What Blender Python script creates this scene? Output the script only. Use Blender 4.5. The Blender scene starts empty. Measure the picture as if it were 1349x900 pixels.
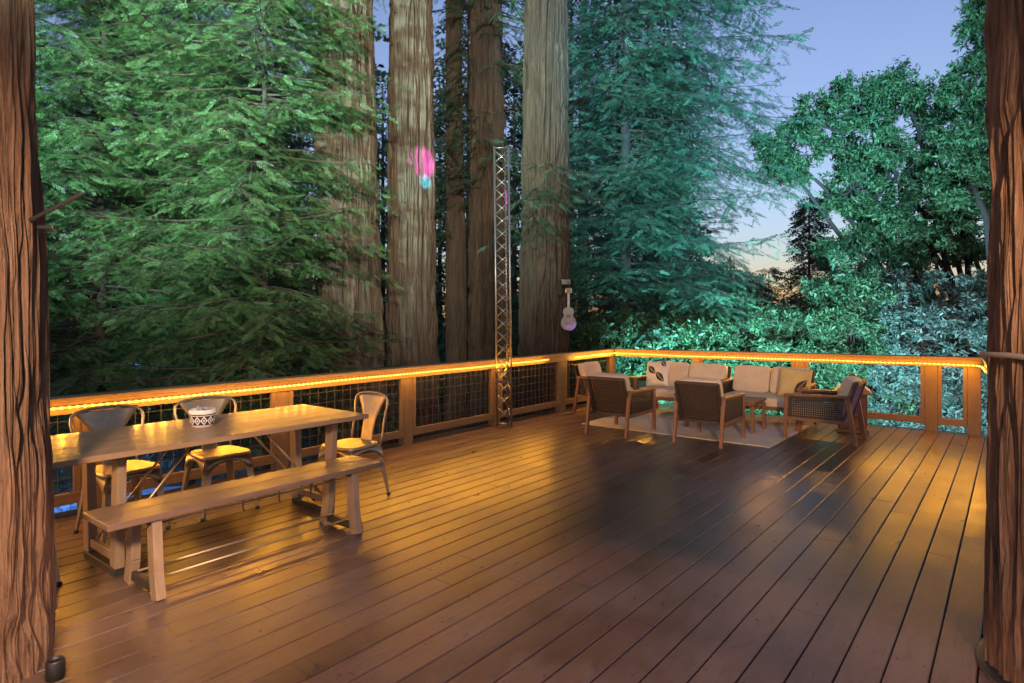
import bpy, bmesh, math, random
import numpy as np
from mathutils import Vector, Matrix
sc = bpy.context.scene
COL = sc.collection
R = math.radians
PI = math.pi
# ------------------------------------------------------------------ frame of the deck
F, HOR, CXP, H = 830.0, 415.0, 674.5, 1.5
TH = math.atan2(.7826, .6225)            # boards run along U
U = Vector((math.cos(TH), math.sin(TH), 0)); W = Vector((-math.sin(TH), math.cos(TH), 0))
def D(u, w, z=0): return U*u + W*w + Vector((0, 0, z))
def P(px, Y, z=None, py=None):           # a direction of the survey at distance Y
    return Vector(((px-CXP)/F*Y, Y, (H-(py-HOR)*Y/F) if z is None else z))
# ------------------------------------------------------------------ scene graph helpers
def tag(o, label=None, cat=None, group=None, kind=None):
    if label: o['label'] = label
    if cat: o['category'] = cat
    if group: o['group'] = group
    if kind: o['kind'] = kind
    return o
def empty(name, loc=(0, 0, 0), rz=0, label=None, cat=None, group=None):
    o = bpy.data.objects.new(name, None); COL.objects.link(o)
    o.empty_display_size = .1
    o.location = loc; o.rotation_euler = (0, 0, rz)
    return tag(o, label, cat, group)
def link(name, me, mat, parent=None, smooth=False, bevel=0):
    if mat: me.materials.append(mat)
    o = bpy.data.objects.new(name, me); COL.objects.link(o)
    if parent: o.parent = parent
    if smooth: me.polygons.foreach_set('use_smooth', [True]*len(me.polygons))
    if bevel:
        m = o.modifiers.new('b', 'BEVEL'); m.width = bevel; m.segments = 2; m.limit_method = 'ANGLE'; m.angle_limit = R(40)
    return o
def kids(o): return [c for c in list(bpy.data.objects) if c.parent == o]
def copy_tree(o, parent=None):
    c = o.copy(); COL.objects.link(c)
    if parent: c.parent = parent
    for ch in kids(o): copy_tree(ch, c)
    return c
class MB:
    def __init__(s): s.v = []; s.f = []
    def add(s, vs, fs):
        n = len(s.v); s.v += [tuple(v) for v in vs]; s.f += [tuple(i+n for i in f) for f in fs]; return s
    def box(s, c, d, rot=None):
        vs = [Vector((x*d[0]/2, y*d[1]/2, z*d[2]/2)) for x in (-1, 1) for y in (-1, 1) for z in (-1, 1)]
        if rot is not None: vs = [rot @ v for v in vs]
        c = Vector(c)
        return s.add([v+c for v in vs], [(0, 1, 3, 2), (4, 6, 7, 5), (0, 4, 5, 1), (2, 3, 7, 6), (0, 2, 6, 4), (1, 5, 7, 3)])
    def bar(s, a, b, w, h, up=(0, 0, 1), w2=None, h2=None):
        a = Vector(a); b = Vector(b); d = (b-a).normalized(); up = Vector(up)
        x = d.cross(up)
        if x.length < 1e-4: x = d.cross(Vector((1, 0, 0)))
        x.normalize(); y = x.cross(d)
        w2 = w2 or w; h2 = h2 or h
        vs = []
        for p, ww, hh in ((a, w, h), (b, w2, h2)):
            for sx, sy in ((-1, -1), (1, -1), (1, 1), (-1, 1)): vs.append(p+x*sx*ww/2+y*sy*hh/2)
        return s.add(vs, [(3, 2, 1, 0), (4, 5, 6, 7), (0, 1, 5, 4), (1, 2, 6, 5), (2, 3, 7, 6), (3, 0, 4, 7)])
    def tube(s, pts, r, n=8, cap=True):
        pts = [Vector(p) for p in pts]; rs = r if hasattr(r, '__len__') else [r]*len(pts)
        vs = []; fs = []; ref = None
        for i, p in enumerate(pts):
            t = (pts[min(i+1, len(pts)-1)]-pts[max(i-1, 0)]).normalized()
            if ref is None:
                ref = t.cross(Vector((0, 0, 1)))
                if ref.length < .05: ref = t.cross(Vector((1, 0, 0)))
            ref = (ref - t*ref.dot(t)).normalized(); b = t.cross(ref)
            for k in range(n):
                a = 2*PI*k/n; vs.append(p+(ref*math.cos(a)+b*math.sin(a))*rs[i])
        for i in range(len(pts)-1):
            for k in range(n):
                k2 = (k+1) % n; fs.append((i*n+k, i*n+k2, (i+1)*n+k2, (i+1)*n+k))
        if cap: fs += [tuple(range(n))[::-1], tuple((len(pts)-1)*n+k for k in range(n))]
        return s.add(vs, fs)
    def lathe(s, prof, n=32, c=(0, 0, 0)):
        vs = []; fs = []
        for r, z in prof:
            for k in range(n):
                a = 2*PI*k/n; vs.append((c[0]+r*math.cos(a), c[1]+r*math.sin(a), c[2]+z))
        for i in range(len(prof)-1):
            for k in range(n):
                k2 = (k+1) % n; fs.append((i*n+k, i*n+k2, (i+1)*n+k2, (i+1)*n+k))
        fs += [tuple(range(n))[::-1], tuple((len(prof)-1)*n+k for k in range(n))]
        return s.add(vs, fs)
    def prism(s, poly, M, t):              # poly in 2D, M maps (x,y,z), thickness t along z
        n = len(poly)
        vs = [M @ Vector((x, y, -t/2)) for x, y in poly]+[M @ Vector((x, y, t/2)) for x, y in poly]
        return s.add(vs, [tuple(range(n))[::-1], tuple(range(n, 2*n))]+[(i, (i+1) % n, n+(i+1) % n, n+i) for i in range(n)])
    def superq(s, c, d, e=.3, rot=None, n=28, m=16):
        sg = lambda x, p: math.copysign(abs(x)**p, x)
        vs = []; fs = []
        for i in range(m+1):
            ph = -PI/2+PI*i/m
            for k in range(n):
                a = 2*PI*k/n
                v = Vector((d[0]/2*sg(math.cos(ph), e)*sg(math.cos(a), e), d[1]/2*sg(math.cos(ph), e)*sg(math.sin(a), e), d[2]/2*sg(math.sin(ph), e)))
                if rot is not None: v = rot @ v
                vs.append(v+Vector(c))
        for i in range(m):
            for k in range(n):
                k2 = (k+1) % n; fs.append((i*n+k, i*n+k2, (i+1)*n+k2, (i+1)*n+k))
        return s.add(vs, fs)
    def build(s, name, mat, parent=None, smooth=False, bevel=0):
        me = bpy.data.meshes.new(name); me.from_pydata(s.v, [], s.f); me.update()
        return link(name, me, mat, parent, smooth, bevel)
def npmesh(name, V, Fc, mat, parent=None, smooth=False, attr=None):
    V = np.asarray(V, dtype=np.float32).reshape(-1, 3); Fc = np.asarray(Fc, dtype=np.int32)
    me = bpy.data.meshes.new(name); k = Fc.shape[1]
    me.vertices.add(len(V)); me.vertices.foreach_set('co', V.ravel())
    me.loops.add(Fc.size); me.loops.foreach_set('vertex_index', Fc.ravel())
    me.polygons.add(len(Fc)); me.polygons.foreach_set('loop_start', np.arange(0, Fc.size, k, dtype=np.int32))
    me.update(calc_edges=True)
    if attr is not None:
        a = me.attributes.new('rnd', 'FLOAT', 'POINT'); a.data.foreach_set('value', np.asarray(attr, dtype=np.float32))
    return link(name, me, mat, parent, smooth)
# ------------------------------------------------------------------ materials
class N:
    def __init__(s, name):
        s.m = bpy.data.materials.new(name); s.m.use_nodes = True; s.t = s.m.node_tree
        s.p = s.t.nodes['Principled BSDF']; s.out = s.t.nodes['Material Output']
    def n(s, typ, **kw):
        nd = s.t.nodes.new(typ)
        for k, v in kw.items():
            if k[0] == '_': nd.inputs[k[1:]].default_value = v
            else: setattr(nd, k, v)
        return nd
    def l(s, a, b): s.t.links.new(a, b)
    def coord(s, scale=(1, 1, 1), rot=(0, 0, 0), src='Object'):
        c = s.n('ShaderNodeTexCoord'); m = s.n('ShaderNodeMapping')
        m.inputs['Scale'].default_value = scale; m.inputs['Rotation'].default_value = rot
        s.l(c.outputs[src], m.inputs[0]); return m.outputs[0]
    def noise(s, vec, scale, detail=4, rough=.6, dist=0):
        t = s.n('ShaderNodeTexNoise'); t.inputs['Scale'].default_value = scale; t.inputs['Detail'].default_value = detail
        t.inputs['Roughness'].default_value = rough; t.inputs['Distortion'].default_value = dist
        s.l(vec, t.inputs['Vector']); return t.outputs['Fac']
    def ramp(s, fac, stops):
        r = s.n('ShaderNodeValToRGB'); e = r.color_ramp.elements
        while len(e) < len(stops): e.new(.5)
        for el, (p, c) in zip(e, stops):
            el.position = p; el.color = (c[0], c[1], c[2], 1) if hasattr(c, '__len__') else (c, c, c, 1)
        s.l(fac, r.inputs[0]); return r.outputs[0]
    def mix(s, fac, a, b, mode='MIX'):
        m = s.n('ShaderNodeMix', data_type='RGBA', blend_type=mode)
        for i, x in ((0, fac), (6, a), (7, b)):
            if hasattr(x, 'is_linked'): s.l(x, m.inputs[i])
            elif hasattr(x, '__len__'): m.inputs[i].default_value = (*x[:3], 1)
            else: m.inputs[i].default_value = x
        return m.outputs[2]
    def math(s, op, a, b=None):
        m = s.n('ShaderNodeMath', operation=op)
        for i, x in ((0, a), (1, b)):
            if x is None: continue
            if hasattr(x, 'is_linked'): s.l(x, m.inputs[i])
            else: m.inputs[i].default_value = x
        return m.outputs[0]
    def bump(s, h, strength, dist=.01):
        b = s.n('ShaderNodeBump'); b.inputs['Strength'].default_value = strength; b.inputs['Distance'].default_value = dist
        s.l(h, b.inputs['Height']); s.l(b.outputs[0], s.p.inputs['Normal']); return b
    def set(s, **kw):
        for k, v in kw.items():
            i = s.p.inputs[k.replace('_', ' ')]
            if hasattr(v, 'is_linked'): s.l(v, i)
            elif hasattr(v, '__len__') and len(v) == 3: i.default_value = (*v, 1)
            else: i.default_value = v
        return s
def wood(name, ca, cb, cc, grain=(1.2, 22, 22), rough=.5, bump=.25, attr=False):
    m = N(name); v = m.coord(grain)
    n1 = m.noise(v, 2.2, 6, .65, .6); n2 = m.noise(m.coord((.8, 3, 3)), 1.7, 4, .6)
    col = m.mix(m.ramp(n2, [(.35, 0), (.7, 1)]), m.ramp(n1, [(.25, ca), (.55, cb), (.8, cc)]), ca, 'MIX')
    col = m.mix(.55, m.ramp(n1, [(.25, ca), (.5, cb), (.8, cc)]), col)
    m.set(Base_Color=col, Roughness=m.ramp(n2, [(.2, rough-.1), (.8, rough+.15)])); m.bump(n1, bump, .004)
    return m.m
def metal(name, c, rough=.35, met=1.0, var=.25):
    m = N(name); n = m.noise(m.coord(), 9, 5, .7)
    m.set(Base_Color=m.mix(m.ramp(n, [(.35, 0), (.75, 1)]), c, tuple(x*(1-var) for x in c)), Metallic=met, Roughness=m.ramp(n, [(.3, rough), (.8, rough+.2)]))
    m.bump(n, .05, .003); return m.m
def plain(name, c, rough=.6, nscale=30, bump=.1, var=.25):
    m = N(name); n = m.noise(m.coord(), nscale, 5, .65)
    m.set(Base_Color=m.mix(n, c, tuple(x*(1-var) for x in c)), Roughness=rough); m.bump(n, bump, .003); return m.m
def fabric(name, c):
    m = N(name); v = m.coord()
    w1 = m.n('ShaderNodeTexWave', wave_type='BANDS', bands_direction='X'); w1.inputs['Scale'].default_value = 140; m.l(v, w1.inputs[0])
    w2 = m.n('ShaderNodeTexWave', wave_type='BANDS', bands_direction='Z'); w2.inputs['Scale'].default_value = 140; m.l(v, w2.inputs[0])
    n = m.noise(v, 6, 4, .6)
    m.set(Base_Color=m.mix(m.ramp(n, [(.3, 0), (.75, 1)]), c, tuple(x*.82 for x in c)), Roughness=.9)
    m.bump(m.math('ADD', m.math('ADD', w1.outputs['Fac'], w2.outputs['Fac']), m.math('MULTIPLY', n, 3)), .25, .004)
    return m
def leafmat(name, c1, c2, trans=.3, rough=.5, scale=1.3):
    m = N(name); v = m.coord()
    at = m.n('ShaderNodeAttribute', attribute_name='rnd').outputs['Fac']
    n = m.noise(v, scale, 3, .6)
    f = m.math('ADD', m.math('MULTIPLY', at, .7), m.math('MULTIPLY', n, .4))
    col = m.ramp(f, [(.12, tuple(x*.5 for x in c1)), (.5, c1), (.92, c2)])
    m.set(Base_Color=col, Roughness=rough); m.p.inputs['Specular IOR Level'].default_value = .35
    tr = m.n('ShaderNodeBsdfTranslucent'); m.l(col, tr.inputs[0])
    mx = m.n('ShaderNodeMixShader'); mx.inputs[0].default_value = trans
    m.l(m.p.outputs[0], mx.inputs[1]); m.l(tr.outputs[0], mx.inputs[2]); m.l(mx.outputs[0], m.out.inputs[0])
    return m.m
def barkmat(name, ca, cb, cc, sc_=1.0, bump=.6):
    m = N(name)
    n1 = m.noise(m.coord((16*sc_, 16*sc_, 1.1*sc_)), 1.0, 7, .65, 1.2)
    n2 = m.noise(m.coord((50*sc_, 50*sc_, 2.2*sc_)), 1.0, 5, .7, .6)
    n3 = m.noise(m.coord((2.2, 2.2, .5)), 1.0, 3, .6)
    base = m.ramp(n1, [(.34, ca), (.5, cb), (.66, cc)])
    col = m.mix(m.ramp(n2, [(.35, 0), (.75, .55)]), base, tuple(x*1.25 for x in cc))
    col = m.mix(m.ramp(n3, [(.4, 0), (.8, .6)]), col, tuple((a+b)/2 for a, b in zip(ca, cb)))
    m.set(Base_Color=col, Roughness=.92); m.p.inputs['Specular IOR Level'].default_value = .15
    m.bump(m.math('ADD', n1, m.math('MULTIPLY', n2, .7)), bump, .03); return m.m

M = {}
M['rail'] = wood('cedar_rail', (.15, .088, .036), (.205, .125, .054), (.26, .165, .078), (1.4, 20, 20), .6)
M['railv'] = wood('cedar_post', (.15, .088, .036), (.205, .125, .054), (.26, .165, .078), (20, 20, 1.4), .6)
M['table'] = wood('table_wood', (.25, .15, .085), (.33, .215, .125), (.42, .29, .175), (1.5, 14, 14), .34, .1)
M['bench'] = wood('bench_wood', (.13, .085, .06), (.20, .13, .09), (.29, .19, .13), (1.8, 20, 20), .42, .3)
M['legw'] = wood('weathered_leg', (.20, .14, .09), (.28, .20, .13), (.34, .25, .17), (20, 20, 1.5), .6, .3)
M['teak'] = wood('teak', (.13, .060, .026), (.19, .09, .04), (.25, .13, .06), (6, 6, 6), .5, .15)
M['weave'] = plain('dark_wicker', (.035, .026, .022), .55, 60, .3)
M['cream'] = fabric('cream_fabric', (.60, .49, .33)).m
M['grey_metal'] = metal('galvanised_steel', (.46, .37, .24), .36, .8)
M['dark_metal'] = metal('dark_steel', (.09, .085, .08), .45, .8)
M['alu'] = metal('aluminium', (.30, .28, .25), .32, .85, .15)
M['black'] = plain('black_plastic', (.015, .015, .016), .45, 40, .05)
M['wire'] = metal('fence_wire', (.16, .15, .14), .5, .7)
M['leaf_red'] = leafmat('redwood_needles', (.042, .100, .030), (.095, .170, .060), .3)
M['leaf_red2'] = leafmat('redwood_needles_blue', (.035, .088, .045), (.075, .145, .080), .25)
M['leaf_far'] = leafmat('far_needles', (.022, .050, .034), (.04, .08, .05), .15, .6, .4)
M['leaf_bay'] = leafmat('bay_leaves', (.042, .092, .032), (.085, .15, .06), .25, .5)
M['leaf_shrub'] = leafmat('shrub_leaves', (.055, .115, .045), (.10, .17, .08), .3, .5)
M['leaf_pale'] = leafmat('pale_leaves', (.085, .12, .09), (.14, .17, .14), .3, .5)
M['bark_near'] = barkmat('redwood_bark_near', (.055, .030, .020), (.165, .092, .056), (.29, .195, .135), 1.7, 1.0)
M['bark_pale'] = barkmat('redwood_bark_pale', (.022, .014, .010), (.072, .048, .033), (.135, .096, .068), 1.0, .9)
M['bark_umber'] = barkmat('redwood_bark_umber', (.022, .013, .009), (.055, .034, .023), (.095, .064, .044), 1.0, .9)
M['bark_dark'] = barkmat('redwood_bark_brown', (.03, .02, .014), (.075, .051, .035), (.12, .086, .06), 1.0, .9)
M['bay_bark'] = plain('bay_bark', (.026, .017, .012), .9, 25, .4)
M['twig'] = plain('twig_bark', (.045, .028, .018), .9, 40, .3)

# ------------------------------------------------------------------ ground
rng = np.random.default_rng(7)
def ground_z(x, y):
    z = -2.7 + .25*np.sin(x*.31+1.2)*np.cos(y*.27) + .12*np.sin(x*.9+y*.7)
    d = np.hypot(x-1, y-9)
    return z - .035*np.clip(d-8, 0, 60)
def make_ground():
    r = np.concatenate([np.linspace(0, 40, 90), np.geomspace(42, 900, 30)])
    a = np.linspace(0, 2*PI, 145)[:-1]
    A, RR = np.meshgrid(a, r); X = RR*np.cos(A); Y = RR*np.sin(A)+6
    Z = ground_z(X, Y); V = np.stack([X, Y, Z], -1).reshape(-1, 3)
    n = len(a); i, k = np.meshgrid(np.arange(len(r)-1), np.arange(n), indexing='ij'); k2 = (k+1) % n
    Fc = np.stack([i*n+k, (i+1)*n+k, (i+1)*n+k2, i*n+k2], -1).reshape(-1, 4)
    m = N('forest_floor'); v = m.coord()
    n1 = m.noise(v, .5, 6, .65); n2 = m.noise(v, 9, 6, .7)
    col = m.mix(m.ramp(n1, [(.4, 0), (.6, 1)]), m.ramp(n2, [(.3, (.05, .035, .022)), (.7, (.14, .10, .065))]), m.ramp(n2, [(.3, (.03, .045, .02)), (.7, (.07, .09, .04))]))
    m.set(Base_Color=col, Roughness=.95); m.bump(n2, .6, .05)
    o = npmesh('ground', V, Fc, m.m, None, True); tag(o, kind='structure')
make_ground()
# pale gravel drive on the low ground beyond the left railing
def make_drive():
    m = N('pale_gravel'); v = m.coord(); n2 = m.noise(v, 30, 5, .7); n1 = m.noise(v, .8, 4)
    m.set(Base_Color=m.mix(n1, m.ramp(n2, [(.3, (.30, .31, .33)), (.7, (.52, .53, .55))]), (.34, .34, .35)), Roughness=.8); m.bump(n2, .5, .02)
    us = np.linspace(-6, 40, 60); ws = np.linspace(0, 1, 12); V = []
    for u in us:
        for t in ws:
            w = 8.3+1.2*math.sin(u*.2)+t*6.5; p = D(u, w)
            V.append((p.x, p.y, float(ground_z(p.x, p.y))+.03))
    n = len(ws); Fc = [(i*n+k, (i+1)*n+k, (i+1)*n+k+1, i*n+k+1) for i in range(len(us)-1) for k in range(n-1)]
    o = npmesh('gravel_drive', V, Fc, m.m, None, True); tag(o, kind='structure')
make_drive()

# ------------------------------------------------------------------ deck
BW = .1545; GAP = .006
def make_deck():
    rnd = random.Random(3)
    mb = MB(); at = []
    def board(u0, u1, w, sub=True):
        r = rnd.random()
        b = .004; hw = (BW-GAP)/2; t = .028
        prof = [(-hw, -t), (-hw, -b), (-hw+b, 0), (hw-b, 0), (hw, -b), (hw, -t)]
        n0 = len(mb.v); vs = []
        for u in (u0, u1):
            for y, z in prof: vs.append((u, w+y, z))
        n = len(prof)
        mb.add(vs, [tuple(range(n)), tuple(range(n, 2*n))[::-1]]+[(i, n+i, n+(i+1) % n, (i+1) % n) for i in range(n)])
        at.extend([r]*(2*n))
    w = 5.60
    while w > -3.2:
        far = 9.86 if w > .16 else 3.55
        u = -3.0+rnd.uniform(-3.5, 0)
        while u < far:
            L = rnd.choice((2.44, 3.05, 3.66, 4.88)); e = min(u+L, far)
            if e-u > .05: board(max(u, -3.0) if u < -3 else u, e-.003, w) if e > -3 else None
            u = e
        w -= BW
    me = bpy.data.meshes.new('deck'); me.from_pydata(mb.v, [], mb.f); me.update()
    a = me.attributes.new('rnd', 'FLOAT', 'POINT'); a.data.foreach_set('value', at)
    m = N('deck_boards')
    at_ = m.n('ShaderNodeAttribute', attribute_name='rnd').outputs['Fac']
    g = m.noise(m.coord((2.0, 45, 10)), 1.0, 6, .6, .3); st = m.noise(m.coord((1, 1, 1)), 1.6, 5, .65); sp = m.noise(m.coord((3, 9, 9)), 4, 6, .75)
    c = m.ramp(at_, [(0, (.052, .032, .023)), (.3, (.070, .043, .030)), (.7, (.090, .055, .040)), (1, (.115, .071, .052))])
    c = m.mix(m.ramp(g, [(.3, .0), (.75, .5)]), c, (.06, .034, .022))
    c = m.mix(m.ramp(st, [(.4, 0), (.65, .55)]), c, (.125, .10, .09))
    st2 = m.noise(m.coord((1, 3.5, 1)), 5, 6, .7, .8); c = m.mix(m.ramp(st2, [(.5, 0), (.72, .6)]), c, (.038, .026, .022)); c = m.mix(m.ramp(st2, [(.25, .5), (.42, 0)]), c, (.12, .085, .068))
    c = m.mix(m.ramp(sp, [(.58, 0), (.85, .3)]), c, (.045, .03, .022))
    m.set(Base_Color=c, Roughness=m.math('ADD', m.ramp(st, [(.3, .24), (.7, .42)]), m.math('MULTIPLY', at_, .06)))
    m.p.inputs['Specular IOR Level'].default_value = .5
    m.bump(m.math('ADD', g, m.math('MULTIPLY', sp, .9)), .4, .003)
    d = link('deck', me, m.m); d.rotation_euler.z = TH; tag(d, kind='structure')
    f = MB()
    for (u0, w0, u1, w1) in ((-3, 5.64, 9.9, 5.64), (9.90, 5.66, 9.90, .08), (9.88, .06, 3.6, .06)):
        f.bar((u0, w0, -.17), (u1, w1, -.17), .038, .28)
    for k in range(22):
        u = -2.8+k*.6; f.bar((u, 5.6, -.17), (u, .1 if u > 3.6 else -3.2, -.17), .038, .27)
    f.build('deck_joists', M['rail'], d)
make_deck()

def screws():
    mb = MB()
    for k in range(8, 22):
        u = -2.8+k*.6; w = 5.60
        while w > .2:
            for q in (-.05, .05): mb.lathe([(.0042, .0), (.0042, .0008)], 6, (u, w+q, 0))
            w -= BW
    o = mb.build('deck_screws', M['dark_metal']); o.rotation_euler.z = TH; tag(o, 'rows of small dark screw heads along the deck boards', 'screws', kind='stuff')
screws()
def litter():
    g = np.random.default_rng(11); n = 420; V = []; Fc = []
    for k in range(n):
        u = g.uniform(.5, 9.6); w = .2+5.2*g.random()**.8; a = g.uniform(0, 2*PI); L = g.uniform(.01, .035); h = L*g.uniform(.12, .4)
        c = D(u, w, .003); d = Vector((math.cos(a), math.sin(a), 0)); q = Vector((-d.y, d.x, 0)); z = Vector((0, 0, g.uniform(.001, .006)))
        b = len(V); V += [c-d*L/2, c+q*h/2+z, c+d*L/2+z, c-q*h/2]; Fc.append((b, b+1, b+2, b+3))
    o = npmesh('fallen_needles', [tuple(v) for v in V], Fc, plain('dead_needles', (.07, .035, .02), .9)); tag(o, 'tiny brown fallen needles and leaf bits scattered over the boards', 'leaf litter', kind='stuff')
litter()

# ------------------------------------------------------------------ railings
def railing(name, label, a, b, posts, ztop, mesh, cat='railing', inner=1):
    """a,b deck (u,w) ends; posts distances along; inner side of the rail = +inner * normal"""
    A = D(*a); B = D(*b); L = (B-A).length; d = (B-A).normalized(); rz = math.atan2(d.y, d.x)
    root = empty(name, A, rz, label, cat)
    zt = lambda s: ztop[0]+(ztop[1]-ztop[0])*s/L
    cap = MB().bar((-.04, 0, zt(0)-.017), (L+.04, 0, zt(L)-.017), .15, .034); cap.build('top_cap', M['rail'], root, bevel=.005)
    sub = MB().bar((0, inner*.040, zt(0)-.034-.047), (L, inner*.040, zt(L)-.034-.047), .036, .09); sub.build('top_rail', M['rail'], root, bevel=.004)
    for s in posts:
        MB().bar((s, -inner*.032, -.02), (s, -inner*.032, zt(s)-.0365), .1, .135, up=(1, 0, 0)).build('post', M['railv'], root, bevel=.005)
        # MB.bar: w along normal, h along rail
    for s0, s1 in zip(posts[:-1], posts[1:]):
        x0 = s0+.07; x1 = s1-.07
        if x1-x0 < .1: continue
        MB().bar((x0, 0, .135), (x1, 0, .135), .04, .085).build('bottom_rail', M['rail'], root, bevel=.004)
        zb = .18
        for x, nb in ((x0+.023, 0), (x1-.023, 0)):
            MB().bar((x, 0, zb), (x, 0, zt(x)-.04), .035, .045, up=(1, 0, 0)).build('batten', M['railv'], root, bevel=.003)
        if mesh:
            w = MB(); gx = .1016
            k = int((x1-x0-.09)/gx)
            for i in range(1, k+1):
                x = x0+.045+(x1-x0-.09)*i/(k+1); w.bar((x, -inner*.004, zb), (x, -inner*.004, zt(x)-.04), .004, .004)
            n = int((zt(0)-.1-zb)/gx)
            for i in range(1, n+1):
                z = zb+(zt(0)-.12-zb)*i/(n+.5); w.bar((x0+.045, inner*.001, z), (x1-.045, inner*.001, z), .004, .004)
            w.build('wire_mesh', M['wire'], root)
    return root
us = [-2.9, -1.44, .16, 1.76, 3.36, 4.97, 6.57, 8.17]
ULAST = 9.75
railing('deck_railing', 'long cedar railing with wire mesh panels running behind the dining table', (us[0], 5.5), (ULAST, 5.5), [u-us[0] for u in us]+[ULAST-us[0]], (.885, .91), True, inner=-1)
railing('deck_railing', 'cedar railing of open bays across the far end of deck behind the sofas', (ULAST, 5.42), (ULAST, .30), [5.42-w for w in (3.98, 2.42, .83, .38)], (.91, .975), False, inner=-1)
railing('deck_railing', 'short cedar railing running from the far corner post to the right trunk', (ULAST-.08, .22), (5.3, -.05), [2.2, 4.3], (.97, .95), False, inner=-1)

# ------------------------------------------------------------------ rope lights
def ropemat():
    m = N('rope_light_tube'); at = m.n('ShaderNodeAttribute', attribute_name='rnd').outputs['Fac']
    m.set(Base_Color=(.8, .62, .35), Roughness=.3)
    m.set(Emission_Color=m.mix(at, (1.0, .25, .010), (1.0, .40, .05)), Emission_Strength=m.math('ADD', m.math('MULTIPLY', m.math('POWER', at, 1.5), ROPE_S*.78), ROPE_S*.22))
    return m.m
ROPE_S = .36; LED_W = .52
M['rope'] = ropemat()
def rope(name, label, pts, sag, seed):
    rnd = random.Random(seed)
    pts = [Vector(p) for p in pts]
    seg = []; sp = .05; step = sp/4
    tot = 0; out = []; at = []; rad = []
    cum = [0]
    for a, b in zip(pts[:-1], pts[1:]): cum.append(cum[-1]+(b-a).length)
    n = int(cum[-1]/step); ph = rnd.random()*6
    for i in range(n+1):
        s = i*step; k = 0
        while k < len(pts)-2 and s > cum[k+1]: k += 1
        t = (s-cum[k])/(cum[k+1]-cum[k]); p = pts[k].lerp(pts[k+1], min(t, 1))
        p = p+Vector((0, 0, sag*(math.sin(s*1.9+ph)*.6+math.sin(s*4.7+ph*2)*.4)))
        out.append(p); g = (1, .25, 0, .25)[i % 4]; at += [g]*6; rad.append(.0062+.0075*g)
    mb = MB().tube(out, rad, 6, cap=False)
    me = bpy.data.meshes.new(name); me.from_pydata(mb.v, [], mb.f); me.update()
    a = me.attributes.new('rnd', 'FLOAT', 'POINT'); a.data.foreach_set('value', at)
    o = link(name, me, M['rope'], None, True); tag(o, label, 'rope light', 'rope lights on the railing')
    for i in range(4, n, 8):                     # the light of the LEDs
        l = bpy.data.lights.new('rope_led', 'SPOT'); l.spot_size = R(165); l.spot_blend = 1; l.energy = LED_W; l.color = (1.0, .41, .035); l.shadow_soft_size = .02
        l2 = bpy.data.lights.new('rope_led', 'POINT'); l2.energy = .10; l2.color = (1.0, .42, .04); l2.shadow_soft_size = .02
        q2 = bpy.data.objects.new('rope_led', l2); COL.objects.link(q2); q2.location = out[i]+(D(5, 3)-out[i]).normalized()*.09; q2.parent = o
        q = bpy.data.objects.new('rope_led', l); COL.objects.link(q); inw = W*-1 if abs(out[i].dot(W)-off) < .02 else (U*-1 if abs(out[i].dot(U)-wb) < .02 else W)
        q.location = out[i]+inw*.02; q.rotation_euler = (inw+Vector((0, 0, -.75))).to_track_quat('-Z', 'Y').to_euler(); q.parent = o
    return o
wb = ULAST-.070
zr = lambda u: .885+(.025)*(u+2.9)/12.65-.075
off = 5.5-.040-.018-.012
rope('rope_light', 'glowing amber rope light along the left railing behind the dining table', [D(u, off, zr(u)) for u in (-2.6, 0, 2, 4, 6, 7.72)], .004, 1)
wb = ULAST-.070
rope('rope_light', 'glowing amber rope light along the far railing behind the sofas', [D(8.42, off, zr(8.4)-.0), D(wb, off, zr(9.7)), D(wb, 5.3, .835), D(wb, 2.4, .855), D(wb, .9, .875), D(wb, .36, .878), D(wb-.1, .295, .873), D(8.6, .232, .870)], .007, 2)

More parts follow.
